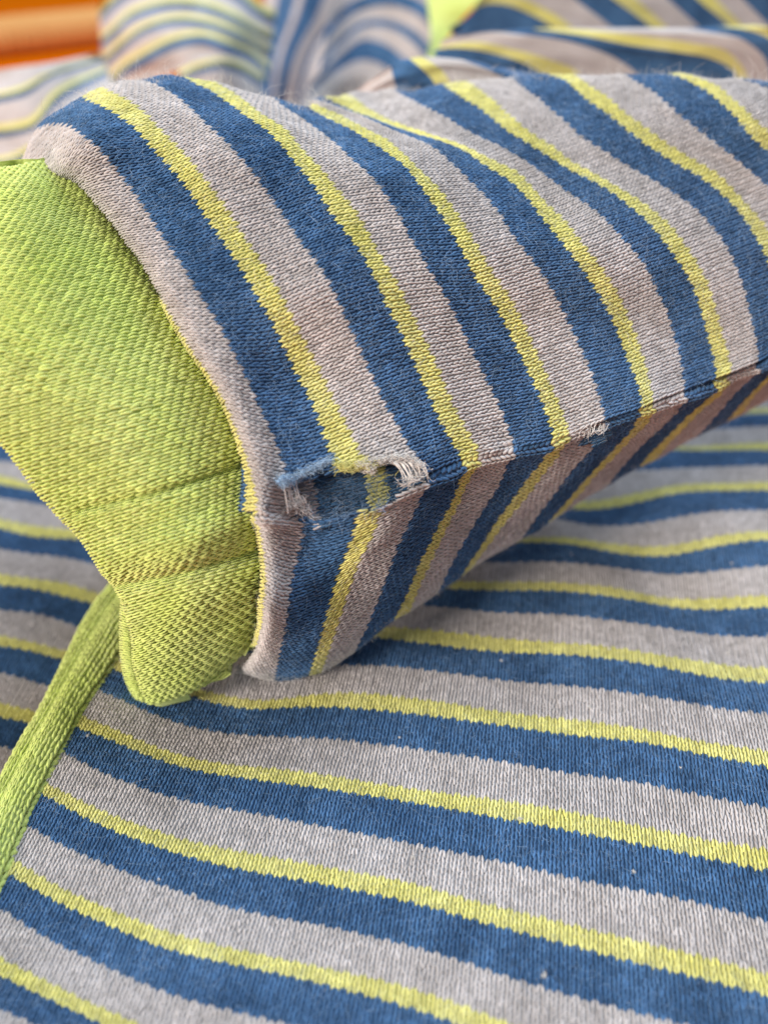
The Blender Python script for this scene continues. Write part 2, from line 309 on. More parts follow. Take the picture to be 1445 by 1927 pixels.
def hairs(base,normal,length,stand,rad,curl=0.5,k=4):
    n=len(base)
    r=RNG.normal(size=(n,3));tan=r-(r*normal).sum(-1,keepdims=True)*normal;tan/=np.linalg.norm(tan,axis=-1,keepdims=True)+1e-9
    b=np.cross(normal,tan)
    s=np.linspace(0,1,k)[None,:,None];L=length[:,None,None]
    st=stand[:,None,None]
    bend=RNG.normal(0,curl,(n,1,1));b2=RNG.normal(0,curl,(n,1,1))
    P=base[:,None]+L*(s*(tan[:,None]*(1-st)+normal[:,None]*st)+bend*s**2*b[:,None]+b2*np.sin(s*4.2)*0.35*tan[:,None]*s
        -normal[:,None]*(1-st)*s**2*0.12)
    R=rad[:,None]*np.linspace(1,0.45,k)[None]
    return tubes(P,R)

# ------------------------------------------------------------------ sleeve surface
un=TPS(UN);ln=TPS(LN);RS,RL=8.0,7.0
def dome(t,R): return np.where(t<R,np.sqrt(np.maximum(2*R*t-t*t,0)),R)
def d_up(p): return un(p)-dome(seg_dist(p,SIL)*0.078,RS)
def d_lo(p): return ln(p)-dome(seg_dist(p,LSIL)*0.078,RL)
def shift(c,d,low=False):
    c=np.asarray(c,float)
    k=np.clip((c[:,1]-520)/110,0,1)*d+(1-np.clip((c[:,1]-520)/110,0,1))*d*0.4
    return np.c_[c[:,0]-k,c[:,1]]
PITCHV=0.93
VAL={'Y4':5.5,'G4':6.5,'B5':5.0,'Y5':3.0,'G5':1.5,'B4':-0.5}
def valley(n,p):
    """the cloth dips between the two puffs of the sleeve"""
    return VAL.get(n,0.0)*np.clip((880-p[:,0])/160,0,1)*np.clip((300-p[:,1])/60,0,1)
PANELZ=12.0
def extend(P,kind):
    a=arc(P);t=P[-1]-resample(P,np.array([max(a[-1]-2.5,0)]))[0];t/=np.linalg.norm(t)
    ray=P[-1]-np.array([0,0,CAMZ]);ray/=np.linalg.norm(ray)
    t=t*0.5+ray*0.8;t/=np.linalg.norm(t)
    up=np.array([0,0,1.0])
    if kind=='up':
        nn=-up+t*t[2];nn/=np.linalg.norm(nn)
        R=8.0;ph=np.linspace(0.05,1.75,24)[:,None]
        Q=P[-1]+R*(np.sin(ph)*t+(1-np.cos(ph))*nn)
        d=np.cos(1.75)*t+np.sin(1.75)*nn
        Q=np.r_[Q,Q[-1]+np.linspace(1,45,20)[:,None]*d]
        Q[:,2]=np.maximum(Q[:,2],PANELZ+2)
    else:
        nn=up-t*t[2];nn/=np.linalg.norm(nn)
        R=16.0;ph=np.linspace(0.05,0.55,10)[:,None]
        Q=P[-1]+R*(np.sin(ph)*t+(1-np.cos(ph))*nn)
        d=np.cos(.55)*t+np.sin(.55)*nn
        Q=np.r_[Q,Q[-1]+np.linspace(1,30,14)[:,None]*d]
        Q[:,2]=np.maximum(Q[:,2],PANELZ-1.5)
    return np.r_[P,Q]
def sleeve_curves(data,depth,vmax,kind,rev):
    cs=[];vis=[];v=np.arange(0,vmax*2+1)*PITCHV/2
    first=data[0][1]
    lst=[('B0',shift(first,15),10.0),('Y0',shift(first,10),3.2)]+[(n,c,0.0) for n,c in data]
    for n,c,dd in lst:
        p=dense(c,360)
        if rev: p=p[::-1]
        P=unproj(p[:,0],p[:,1],depth(p)+dd+(valley(n,p) if kind=='up' else 0))
        vis.append(arc(P)[-1])
        cs.append(resample(extend(P,kind),v))
    cs=np.array(cs);cs[2:]=smooth1(cs,2.2,1)[2:]
    return cs,[n for n,_,_ in lst],np.array(vis)
VU=108;VL=62
cu,nu_,visu=sleeve_curves(UP,d_up,VU,'up',True)
cl,nl_,visl=sleeve_curves(LOW,d_lo,VL,'lo',False)
# the two faces share the seam exactly
for k,n in enumerate(nl_): 
    mid=(cu[k,0]+cl[k,0])/2
    w8=np.exp(-np.arange(cu.shape[1])/6.0)[:,None];cu[k]+=(mid-cu[k,0])*w8
    w8=np.exp(-np.arange(cl.shape[1])/6.0)[:,None];cl[k]+=(mid-cl[k,0])*w8
def knots(names):
    u=[0]
    for n in names[:-1]: u.append(u[-1]+NC[n[0]])
    return u
uku=knots(nu_);ukl=knots(nl_)
S_up=Sheet(cu,uku,VU);S_lo=Sheet(cl,ukl,VL)
def relief(sh,amp,up):
    """seam gutter and the small unevenness of worn cloth"""
    nu,nv=sh.G.shape[:2]
    vv=np.arange(nv)*PITCHV/2
    g=(0.10*np.exp(-(vv/1.0)**2)) if up else (-1.5*np.exp(-(vv/0.6)**2)+0.6*np.exp(-((vv-1.55)/0.75)**2))
    pk=smooth1(RNG.normal(size=(nu,1)),4,0);pk/=pk.std();g=g[None]*(1+0.22*pk)+0.22*pk*np.exp(-(vv/5.0)**2)[None]
    n1=RNG.normal(size=(nu,nv));n1=smooth1(smooth1(n1,9,0),9,1);n1/=n1.std()
    n2=RNG.normal(size=(nu,nv));n2=smooth1(smooth1(n2,3,0),3,1);n2/=n2.std()
    sh.G=sh.G+sh.N*(g+amp*n1+amp*0.35*n2)[...,None]
    sh.normals()
def round_end(sh):
    u=np.arange(sh.G.shape[0])/2.0
    t=np.clip((u-10)*0.85,0,None);R=5.0
    dd=(R-dome(t,R))*0.85
    r=sh.G-np.array([0,0,CAMZ]);r/=np.linalg.norm(r,axis=-1,keepdims=True)
    sh.G=sh.G+r*dd[:,None,None];sh.normals()
round_end(S_up);round_end(S_lo)
relief(S_up,0.18,True);relief(S_lo,0.16,False)
HOLE=[(556,918),(575,903),(602,890),(640,884),(690,878),(738,866),(768,868),(790,876),(802,890),(794,908),(772,925),(738,944),(704,956),(668,968),(625,978),(584,978),(568,962),(556,940)]
HOLE2=[(1099,816),(1112,806),(1132,800),(1140,804),(1137,817),(1116,824),(1100,826)]
def keep_sleeve(vis,uk,margin):
    def f(P,u,v):
        x,y,d=proj(P)
        lim=np.interp(u,uk,vis)+margin
        return ~(in_poly(x,y,HOLE)|in_poly(x,y,HOLE2))&(v*PITCHV<lim)&(x<1530)&((u>10)|((u>7)&(y>560)&(y<1215))|((y>880)&(y<965)))
    return f
ku=keep_sleeve(visu,uku,12.0);kl=keep_sleeve(visl,ukl,6.0)
kul=keep_sleeve(visu,uku,7.0);kll=keep_sleeve(visl,ukl,5.0)

hoodie=empty('striped_hoodie',(0,0.15,0))
hoodie['label']='striped blue, grey and lime knitted hoodie with a torn sleeve and lime cuff'
hoodie['category']='hoodie'
LVu,LFu=lining('sleeve',S_up,-0.75,None,kul);LVl,LFl=lining('sleeve',S_lo,-0.75,None,kll)
sleeve=new_mesh('sleeve',np.concatenate([LVu,LVl]),np.concatenate([LFu,LFl+len(LVu)]),M['K'],hoodie)
sleeve['label']='puffed striped sleeve with frayed holes along its lower seam'
bpy.context.view_layer.update()
knit_stripes(S_up,[n[0] for n in nu_[:-1]],uku,sleeve,ku,0.9,open_=(0.375,0.095),over=0.20,stag=0.42)
knit_stripes(S_lo,[n[0] for n in nl_[:-1]],ukl,sleeve,kl,0.9,open_=(0.375,0.095),over=0.20,stag=0.42)

# ------------------------------------------------------------------ garment front lying on the table
def plane_pt(px,py,z):
    d=np.ones(np.shape(px));P1=unproj(px,py,d);o=np.array([0,0,CAMZ]);r=P1-o
    t=(z-CAMZ)/r[...,2];return o+r*t[...,None]
GR=[((1085,955),(1400,1215),-2.4,8.0),((1000,990),(1130,1120),1.0,9.0),((410,1300),(560,1345),-1.7,7.0),((600,1300),(900,1330),0.6,10.0),((1280,905),(1445,1090),1.2,9.0),
    ((130,1560),(900,1750),0.7,16.0),((0,1010),(220,1180),1.0,12.0)]
GRW=[(plane_pt(np.array([a[0]]),np.array([a[1]]),PANELZ)[0,:2],plane_pt(np.array([b[0]]),np.array([b[1]]),PANELZ)[0,:2],h,s) for a,b,h,s in GR]
def panel_h(xy):
    z=np.full(len(xy),PANELZ)
    for a,b,h,s in GRW: z=z+h*np.exp(-(seg_dist(xy,[a,b])/s)**2)
    z=z+0.35*np.sin(xy[:,0]*0.13+1.3)*np.sin(xy[:,1]*0.11+0.4)+0.25*np.sin(xy[:,0]*0.21+xy[:,1]*0.17)
    return z
def on_panel(p,dz=0.0):
    p=np.asarray(p,float);z=np.full(len(p),PANELZ+dz)
    for _ in range(8):
        P=plane_pt(p[:,0],p[:,1],z);z=0.5*z+0.5*(panel_h(P[:,:2])+dz)
    return P
PSI=math.radians(10.7)
EQ=np.array([math.sin(PSI),math.cos(PSI)]);EW=np.array([math.cos(PSI),-math.sin(PSI)])
def panel_sheet(bnds,kinds,wmin,wmax,pitch,dz=0.0):
    nw=int((wmax-wmin)/pitch);nw-=nw%2
    wg=wmin+np.arange(nw*2+1)*pitch/2
    qs=[]
    for b in bnds:
        P=on_panel(dense(b,200),dz);w=P[:,:2]@EW;q=P[:,:2]@EQ
        o=np.argsort(w);qs.append(np.interp(wg,w[o],q[o]))
    qs=np.array(qs);qs=smooth1(qs,5,1)
    XY=wg[None,:,None]*EW+qs[...,None]*EQ
    Z=panel_h(XY.reshape(-1,2)).reshape(XY.shape[:2])+dz
    return np.concatenate([XY,Z[...,None]],-1),nw
# right panel, from the hem upward: lower edge of grey / blue / lime bands
YU={'A':[(1284,842),(1445,831)],'B':[(1100,945),(1151,938),(1198,928),(1247,916),(1297,911),(1364,908),(1445,906)],
 'C':[(985,1013),(1048,1011),(1115,1016),(1171,1024),(1217,1029),(1264,1026),(1314,1016),(1364,1006),(1445,998)],
 'D':[(859,1093),(932,1095),(1048,1095),(1098,1100),(1164,1106),(1214,1118),(1264,1125),(1330,1126),(1380,1123),(1445,1120)],
 'E':[(726,1180),(799,1183),(866,1191),(932,1199),(1048,1209),(1115,1213),(1198,1224),(1264,1236),(1330,1246),(1397,1253),(1445,1256)],
 'F':[(215,1240),(300,1270),(373,1296),(416,1306),(473,1318),(522,1318),(572,1308),(622,1303),(666,1302),(733,1309),(799,1316),(866,1326),(945,1340),(1068,1352),(1195,1369),(1331,1398),(1445,1412)],
 'G':[(120,1334),(162,1350),(233,1379),(306,1410),(373,1429),(439,1440),(506,1444),(572,1452),(639,1462),(720,1476),(945,1506),(1068,1526),(1195,1552),(1331,1580),(1445,1598)],
 'H':[(60,1460),(100,1479),(145,1503),(208,1533),(266,1553),(324,1574),(395,1591),(457,1603),(532,1616),(590,1627),(646,1637),(713,1650),(779,1661),(846,1683),(945,1708),(1068,1738),(1195,1770),(1331,1802),(1445,1833)],
 'I':[(0,1600),(33,1620),(83,1653),(137,1682),(199,1707),(257,1732),(320,1757),(386,1773),(457,1790),(540,1806),(646,1829),(713,1842),(779,1862),(846,1882),(945,1922),(1195,1995),(1445,2065)],
 'J':[(-60,1770),(0,1802),(50,1827),(108,1856),(166,1886),(233,1915),(400,1985),(598,2050),(945,2160),(1445,2320)]}
YL={'A':[(1284,848),(1445,846)],'B':[(1098,959),(1151,956),(1198,946),(1247,933),(1297,926),(1364,923),(1445,921)],
 'C':[(965,1021),(1015,1021),(1065,1024),(1115,1031),(1171,1041),(1231,1047),(1281,1042),(1330,1031),(1380,1022),(1445,1014)],
 'D':[(849,1108),(932,1111),(1048,1111),(1098,1116),(1164,1125),(1214,1133),(1264,1141),(1314,1146),(1380,1145),(1445,1141)],
 'E':[(703,1199),(766,1206),(832,1214),(899,1223),(965,1228),(1048,1230),(1115,1236),(1198,1246),(1264,1259),(1330,1273),(1397,1281),(1445,1284)],
 'F':[(200,1253),(300,1290),(356,1308),(390,1318),(439,1331),(489,1336),(539,1331),(589,1328),(639,1331),(733,1338),(799,1346),(866,1354),(945,1365),(1068,1382),(1195,1394),(1331,1422),(1445,1443)],
 'G':[(110,1354),(158,1375),(199,1388),(240,1406),(306,1433),(373,1451),(439,1462),(489,1468),(572,1479),(639,1489),(720,1501),(945,1540),(1068,1563),(1195,1587),(1331,1615),(1445,1640)],
 'H':[(50,1478),(89,1499),(125,1520),(179,1549),(241,1574),(299,1595),(365,1616),(432,1632),(498,1645),(590,1660),(646,1671),(713,1685),(779,1698),(846,1718),(945,1746),(1068,1777),(1195,1812),(1331,1844),(1445,1875)],
 'I':[(-10,1630),(25,1649),(71,1678),(125,1707),(183,1732),(241,1757),(307,1786),(374,1802),(457,1819),(540,1836),(646,1862),(713,1879),(779,1898),(846,1922),(945,1958),(1195,2035),(1445,2110)],
 'J':[(-60,1804),(0,1836),(50,1861),(112,1890),(166,1915),(233,1950),(400,2020),(598,2090),(945,2200),(1445,2360)]}
BL={'A':[(1217,886),(1297,880),(1445,875)],'B':[(1061,979),(1115,988),(1171,989),(1224,983),(1281,971),(1347,963),(1445,958)],
 'C':[(932,1060),(982,1057),(1031,1056),(1098,1062),(1164,1068),(1214,1075),(1264,1081),(1314,1078),(1364,1072),(1445,1063)],
 'D':[(799,1140),(849,1143),(932,1153),(1015,1154),(1065,1156),(1115,1163),(1164,1168),(1231,1178),(1281,1186),(1330,1193),(1380,1196),(1445,1198)],
 'E':[(643,1253),(716,1251),(783,1258),(866,1269),(965,1282),(1048,1288),(1115,1294),(1164,1301),(1231,1310),(1297,1324),(1364,1334),(1445,1342)],
 'F':[(170,1292),(199,1304),(235,1318),(273,1338),(323,1356),(373,1371),(439,1381),(506,1386),(572,1386),(622,1389),(672,1396),(720,1401),(945,1433),(1068,1454),(1195,1470),(1331,1499),(1445,1519)],
 'G':[(90,1400),(129,1420),(174,1445),(233,1470),(291,1491),(353,1508),(415,1520),(478,1530),(540,1543),(598,1553),(720,1577),(846,1601),(945,1621),(1068,1651),(1195,1675),(1331,1703),(1445,1735)],
 'H':[(20,1535),(62,1557),(108,1587),(158,1609),(216,1632),(274,1657),(341,1678),(395,1699),(457,1714),(540,1730),(590,1738),(646,1749),(713,1766),(779,1781),(846,1801),(912,1824),(979,1846),(1060,1870),(1195,1905),(1331,1940),(1445,1972)],
 'I':[(-50,1680),(4,1711),(54,1744),(108,1778),(166,1802),(224,1832),(282,1856),(349,1881),(415,1898),(498,1917),(598,1942),(779,2000),(945,2050),(1445,2210)],
 'J':[(-60,1872),(0,1898),(54,1922),(166,1975),(400,2080),(598,2150),(945,2260),(1445,2430)]}
bn=[[(x,y+95) for x,y in BL['J']]];kd=['G']
for k in 'JIHGFEDCBA':
    bn+=[BL[k],YL[k],YU[k]];kd+=['B','Y','G']
bn+=[[(1284,812),(1445,800)],[(1284,786),(1445,776)],[(1284,776),(1445,767)]]
kd+=['B','Y']
for y0 in (747,730,722,706,692,685,671):
    bn.append([(1284,y0+6),(1445,y0)])
kd+=['G','B','Y','G','B','Y','G']
ukp=[0]
for c in kd: ukp.append(ukp[-1]+NC[c])
PPW=1.0
pc,npw=panel_sheet(bn,kd,-98,104,PPW)
S_pr=Sheet(pc,ukp,npw)
PIPE_R=[(300,1120),(262,1190),(228,1250),(197,1299),(162,1349),(133,1407),(100,1470),(68,1534),(21,1653),(-5,1720),(-60,1850),(-120,2000)]
PIPE_L=[(250,1050),(212,1107),(178,1150),(150,1197),(128,1245),(108,1288),(73,1358),(42,1409),(0,1490),(-40,1580),(-80,1680),(-140,1820),(-220,2000)]
def right_of(line,x,y,off):
    L=np.array(line,float);xl=np.interp(y,L[:,1],L[:,0]);return x>xl+off
def keep_pr(P,u,v):
    x,y,d=proj(P)
    return right_of(PIPE_R,x,y,-13)&(d>20)&(y<2020)&(x<1540)&~((y<880)&(x<1080))&~((y<1010)&(x<820))&~((y<1150)&(x<620)&(x>280))
front=new_mesh('front_panel',*lining('front_panel',S_pr,-0.75,None,keep_pr),M['K'],hoodie)
front['label']='flat striped front panel lying under the sleeve'
bpy.context.view_layer.update()
knit_stripes(S_pr,kd,ukp,front,keep_pr,0.95,sides=4,SEG=3)
LP_YU=[[(0,893),(68,912),(140,918)],[(0,976),(62,989),(141,997)],[(0,1080),(62,1089),(125,1097),(187,1118)],[(0,1195),(52,1206),(93,1216),(129,1227)],[(0,1320),(42,1333),(66,1339)],[(0,1461),(40,1475)]]
LP_YL=[[(0,910),(42,919),(83,925),(140,930)],[(0,993),(52,1008),(145,1014)],[(0,1101),(62,1107),(114,1120),(176,1136)],[(0,1216),(52,1223),(83,1232),(116,1241)],[(0,1348),(42,1358),(54,1360)],[(0,1490),(40,1504)]]
LP_BL=[[(0,937),(42,943),(110,954)],[(0,1033),(62,1043),(125,1048),(176,1062)],[(0,1149),(52,1151),(93,1159),(145,1180)],[(0,1265),(42,1275),(91,1293)],[(0,1402),(27,1412)],[(0,1548),(40,1562)]]
bl=[];kl2=[]
for i in (5,4,3,2,1,0):
    bl+=[LP_BL[i],LP_YL[i],LP_YU[i]];kl2+=['B','Y','G']
bl+=[[(0,866),(100,880)],[(0,835),(100,848)],[(0,822),(100,832)],[(0,770),(100,778)]];kl2+=['B','Y','G']
ukq=[0]
for c in kl2: ukq.append(ukq[-1]+NC[c])
qc,nqw=panel_sheet(bl,kl2,-165,-45,PPW,-8.5)
S_pl=Sheet(qc,ukq,nqw)
def keep_pl(P,u,v):
    x,y,d=proj(P);return ~right_of(PIPE_L,x,y,40)&(x>-130)
side=new_mesh('front_panel',*lining('front_panel',S_pl,-0.75,None,keep_pl),M['K'],hoodie)
side['label']='striped front panel on the far side of the lime zip band'
bpy.context.view_layer.update()
knit_stripes(S_pl,kl2,ukq,side,keep_pl,0.95,sides=3,SEG=3)
# zip band: rounded lime rib
pl=dense(PIPE_L,160);pr=dense(PIPE_R,160)
A=on_panel(pl,-4.0);B=on_panel(np.asarray(pr)+[4,0],-1.6)
na=len(A);T=np.linspace(0,1,33)
prof=4.2*np.sqrt(np.clip(1-(2*T-1)**2,0,1))**0.8-0.75*np.exp(-((T-0.40)/0.10)**2)+0.45*np.exp(-((T-0.66)/0.09)**2)
La=arc((A+B)/2);nz=int(La[-1]/1.05)
sa=np.linspace(0,La[-1],nz*2+1)
A=np.stack([np.interp(sa,La,A[:,i]) for i in range(3)],-1);B=np.stack([np.interp(sa,La,B[:,i]) for i in range(3)],-1)
ZB=A[:,None]*(1-T[None,:,None])+B[:,None]*T[None,:,None];ZB[...,2]+=prof[None]+0.12*RNG.normal(size=(len(sa),1))*0.5
class ZSheet(Sheet): pass
S_zb=ZSheet.__new__(ZSheet);S_zb.nu=nz;S_zb.u0=0;S_zb.sub=2;S_zb.nv=8;S_zb.sv=4;S_zb.G=ZB;S_zb.normals()
allk=lambda P,u,v:np.ones(np.shape(u),bool)
zb=new_mesh('zip_band',*lining('zip_band',S_zb,-0.6,None,allk),M['C'],hoodie)
zb['label']='lime rib band running between the two front panels'
bpy.context.view_layer.update()
knit_stripes(S_zb,['C'],[0,nz],zb,allk,0.9,names={'C':'rib_stitches'})

# ------------------------------------------------------------------ lime cuff
CO=[(-120,319),(-125,420),(-115,540),(-85,650),(-45,755),(14,823),(97,931),(165,1006),(205,1072),(240,1118),(262,1190),(270,1250),(284,1298),(296,1322)]
CI=[(118,303),(165,372),(238,475),(300,572),(352,665),(395,728),(445,828),(485,905),(530,965),(580,1020),(600,1085),(592,1135),(572,1158),(540,1163)]
CN=[(-120,330,108),(0,325,105.5),(60,322,106.5),(105,312,110),(0,450,99),(150,420,105),(-110,520,100),(-80,650,95),(100,600,95),(280,575,101),(200,800,94),(4,823,94.5),(410,760,99),(150,1000,98),(300,950,95),(455,900,100),(228,1118,102.5),(350,1100,99),(487,1080,103.5),(590,1090,112),(580,1020,109),(530,965,104),(560,1160,113),(300,1250,108),(400,1190,107),(478,1195,111),(290,1320,113.5)]
CSIL=[(-200,322),(0,318),(60,310),(110,303)]
CSB=[(262,1320),(290,1331),(330,1322),(370,1302),(420,1262),(455,1235),(485,1200),(540,1163),(580,1140)]
cn=TPS(CN)
def d_cu(p):
    t1=seg_dist(p,CSIL)*0.075;t2=seg_dist(p,CSB)*0.075
    r1=4.5;r2=4.0
    return cn(p)+(r1-dome(t1,r1))*0.8+(r2-dome(t2,r2))*0.7
NB=len(CO);bo=dense(CO,400);bi=dense(CI,400)
# match rows by their traced pairs
fo=hermite(np.arange(NB,dtype=float),np.array(CO,float),np.linspace(0,NB-1,400));fi=hermite(np.arange(NB,dtype=float),np.array(CI,float),np.linspace(0,NB-1,400))
KA=13
rows=[]
for a in np.linspace(-0.06,1,KA):
    p=fi*(1-a)+fo*a
    p[:,1]+=28*np.sin(np.pi*np.clip((1-a)/0.78,0,1))*np.clip((np.linspace(0,NB-1,400)-10.2)/2.8,0,1)
    P=unproj(p[:,0],p[:,1],d_cu(p)+(1.5 if a<0 else 0))
    rows.append(P)
rows=np.array(rows)                                   # from the sleeve to the rim
# creases across the cuff
def crease(P,line,h,s):
    x,y,_=proj(P);q=np.stack([x.ravel(),y.ravel()],-1);g=h*np.exp(-(seg_dist(q,line)/s)**2).reshape(x.shape)
    return g
ray=rows-np.array([0,0,CAMZ]);ray/=np.linalg.norm(ray,axis=-1,keepdims=True)
g=crease(rows,[(140,962),(300,928),(470,872)],1.0,8)+crease(rows,[(225,1100),(330,1082),(490,1035)],1.8,15)-crease(rows,[(205,1050),(330,1025),(480,970)],1.5,34)+crease(rows,[(260,1170),(490,1100)],-0.8,35)
rows=rows+ray*g[...,None]
# rounded hem: the outer edge turns in and runs back inside
edge=rows[-1];din=rows[-1]-rows[-3];din/=np.linalg.norm(din,axis=-1,keepdims=True)
back=ray[-1]
for ph in (0.5,1.05,1.6,2.2,2.8):
    rows=np.concatenate([rows,(edge+1.25*(np.sin(ph)*din+(1-np.cos(ph))*back))[None]])
rows=np.concatenate([rows,(edge-2.5*din+2.6*back)[None],(edge-5*din+4.0*back)[None]])
Lb=np.array([arc(rows[:KA][k])[-1] for k in range(KA)]).mean();nwb=int(Lb/0.90);nwb-=nwb%2
ma=np.mean([arc(r) for r in rows[:KA]],0)
cc=np.array([np.stack([np.interp(np.linspace(0,ma[-1],nwb*2+1),ma,r[:,i]) for i in range(3)],-1) for r in rows])
dl=np.sqrt((np.diff(cc,axis=0)**2).sum(-1)).mean(1);LL=np.r_[0,np.cumsum(dl)];ncu=int(LL[-1]/1.3)
us=np.linspace(0,LL[-1],ncu*2+1)
S_cu=Sheet.__new__(Sheet);S_cu.nu=ncu;S_cu.u0=0;S_cu.sub=2;S_cu.nv=nwb;S_cu.G=hermite(LL,cc,us)
n1=RNG.normal(size=S_cu.G.shape[:2]);n1=smooth1(smooth1(n1,7,0),7,1);n1/=n1.std()
S_cu.normals();S_cu.G=S_cu.G+S_cu.N*(0.12*n1)[...,None];S_cu.normals()
cuff=new_mesh('cuff',*lining('cuff',S_cu,-0.9,None,allk),M['C'],hoodie)
cuff['label']='lime green ribbed cuff at the end of the sleeve'
bpy.context.view_layer.update()
knit_stripes(S_cu,['C'],[0,ncu],cuff,allk,0.9,names={'C':'rib_stitches'},r=0.185,lift=0.36,open_=(0.34,0.13),over=0.16,jit=0.05,bk=0.45,stag=0.5)
# far layer of the cuff opening
EO=[(234,1100),(228,1150),(227,1200),(229,1240),(240,1288),(258,1317),(284,1332)]
EI=[(250,1112),(252,1150),(256,1200),(262,1250),(275,1295),(288,1318),(300,1326)]
eo=dense(EO,120);ei=dense(EI,120);rr=[]
for a,dd in ((0,8.0),(0.02,5.0),(0.25,3.6),(0.55,3.4),(1,4.6),(1.35,6.5)):
    p=eo*(1-a)+ei*a;rr.append(unproj(p[:,0],p[:,1],d_cu(ei)+dd))
rr=np.array(rr);nb2=int(arc(rr[1])[-1]/0.86);nb2-=nb2%2
cc2=np.array([resample(r,np.linspace(0,arc(r)[-1],nb2*2+1)) for r in rr])
L2=np.r_[0,np.cumsum(np.sqrt((np.diff(cc2,axis=0)**2).sum(-1)).mean(1))];nn2=max(4,int(L2[-1]/1.0))
S_c2=Sheet.__new__(Sheet);S_c2.nu=nn2;S_c2.u0=0;S_c2.sub=2;S_c2.nv=nb2;S_c2.G=hermite(L2,cc2,np.linspace(0,L2[-1],nn2*2+1));S_c2.normals()
hem=new_mesh('cuff_hem',*lining('cuff_hem',S_c2,-0.6,None,allk),M['C'],hoodie)
hem['label']='far side of the lime cuff opening'
bpy.context.view_layer.update()
knit_stripes(S_c2,['C'],[0,nn2],hem,allk,0.85,names={'C':'rib_stitches'})

# ------------------------------------------------------------------ the torn hole: cloth layer inside it, frayed edges
def hole_patch(poly_box,seam_d,kinds,uk,nw,org,du,dv,label):
    nU=uk[-1]
    us=np.arange(0,nU*2+1)/2.0;vv=np.arange(0,nw*2+1)/2.0
    px=org[0]+us[:,None]*du[0]+vv[None]*dv[0];py=org[1]+us[:,None]*du[1]+vv[None]*dv[1]
    n=RNG.normal(size=px.shape);n=smooth1(smooth1(n,2.5,0),2.5,1);n/=n.std()
    d=seam_d(px,py)+0.35*n
    sh=Sheet.__new__(Sheet);sh.nu=nU;sh.u0=0;sh.sub=2;sh.nv=nw;sh.G=unproj(px,py,d);sh.normals()
    def kh(P,u,v):
        x,y,_=proj(P);q=np.stack([x.ravel(),y.ravel()],-1)
        return (in_poly(x,y,poly_box)|(seg_dist(q,poly_box+poly_box[:1]).reshape(x.shape)<13))
    o=new_mesh('inner_layer',*lining('inner_layer',sh,-0.5,None,kh),M['K'],hoodie);o['label']=label
    bpy.context.view_layer.update()
    knit_stripes(sh,kinds,uk,o,kh,0.9,mats={**M,'B':M['T']},r=0.19,lift=0.15,jit=0.12)
    return o
def inner_d(px,py):
    x=(px-560)/240.0
    return 97.2+(px-560)*0.0105+1.35+0.6*np.clip(1-((px-680)/130)**2,0,1)*np.clip(1-((py-922)/60)**2,0,1)
hole_patch(HOLE,inner_d,['G','B','Y','B'],[0,5,12,15,22],12,(538,1010),(13.2,-3.0),(-1.5,-13.0),'darker blue, tan and lime layer showing inside the torn hole')
hole_patch(HOLE2,lambda x,y:111.2+(x-1110)*0.012+0*y,['B'],[0,7],6,(1090,850),(9.0,-3.0),(-1.0,-10.0),'blue layer behind the small worn hole')
def px3(p,off):
    p=np.asarray(p,float);ys=np.interp(p[:,0],[478,566,668,803,875,974,1047,1140,1233],[962,972,955,895,864,841,825,795,755])
    d=np.where(p[:,1]<ys,d_up(p),d_lo(np.c_[p[:,0],np.maximum(p[:,1],ys)]))
    sd=np.interp(p[:,0],[478,566,668,803,875,974,1047,1140],[90.5,97.3,97.2,99.4,102.3,104.9,106.6,109.0])
    d=np.minimum(d,sd+0.3)
    return unproj(p[:,0],p[:,1],d+off)
def strands(lines,rad,k=9,wig=0.10):
    Ps=[]
    for L in lines:
        q=dense([(a,b) for a,b,_ in L],k);o=np.interp(np.linspace(0,1,k),np.linspace(0,1,len(L)),[c for *_,c in L])
        P=px3(q,o);n=RNG.normal(size=P.shape);n=smooth1(n,1.2,0);Ps.append(P+wig*n)
    Ps=np.array(Ps);R=np.full(Ps.shape[:2],rad)*(1+0.25*RNG.normal(size=Ps.shape[:2]).clip(-1.5,1.5))
    return tubes(Ps,R,5)
def felt(line,n,spread,length,rad,off):
    q=dense(line,60);t=RNG.uniform(0,59,n).astype(int)
    B=px3(q[t],off)+RNG.normal(size=(n,3))*spread
    d=RNG.normal(size=(n,3));tan=np.gradient(px3(q,off),axis=0)[t];tan/=np.linalg.norm(tan,axis=-1,keepdims=True)
    d=d*0.6+tan*RNG.choice([-1,1],(n,1))*0.9;d/=np.linalg.norm(d,axis=-1,keepdims=True)
    e=np.cross(d,RNG.normal(size=(n,3)));e/=np.linalg.norm(e,axis=-1,keepdims=True)
    s=np.linspace(-.5,.5,6)[None,:,None];L=length*RNG.uniform(.6,1.4,(n,1,1))
    P=B[:,None]+L*(s*d[:,None]+0.5*np.sin(s*5)*e[:,None]*RNG.normal(0,.5,(n,1,1)))
    return tubes(P,np.full((n,6),rad)*RNG.uniform(.6,1.3,(n,1)))
def merge(parts):
    V=[];F=[];o=0
    for v,f in parts: V.append(v);F.append(f+o);o+=len(v)
    return np.concatenate(V),np.concatenate(F)
def part(name,vf,mat,parent,label=None,stuff=False):
    o=new_mesh(name,*vf,mat,parent,tone=np.clip(RNG.normal(.5,.15,len(vf[0])),0,1))
    if label:o['label']=label
    if stuff:o['kind']='stuff'
    return o
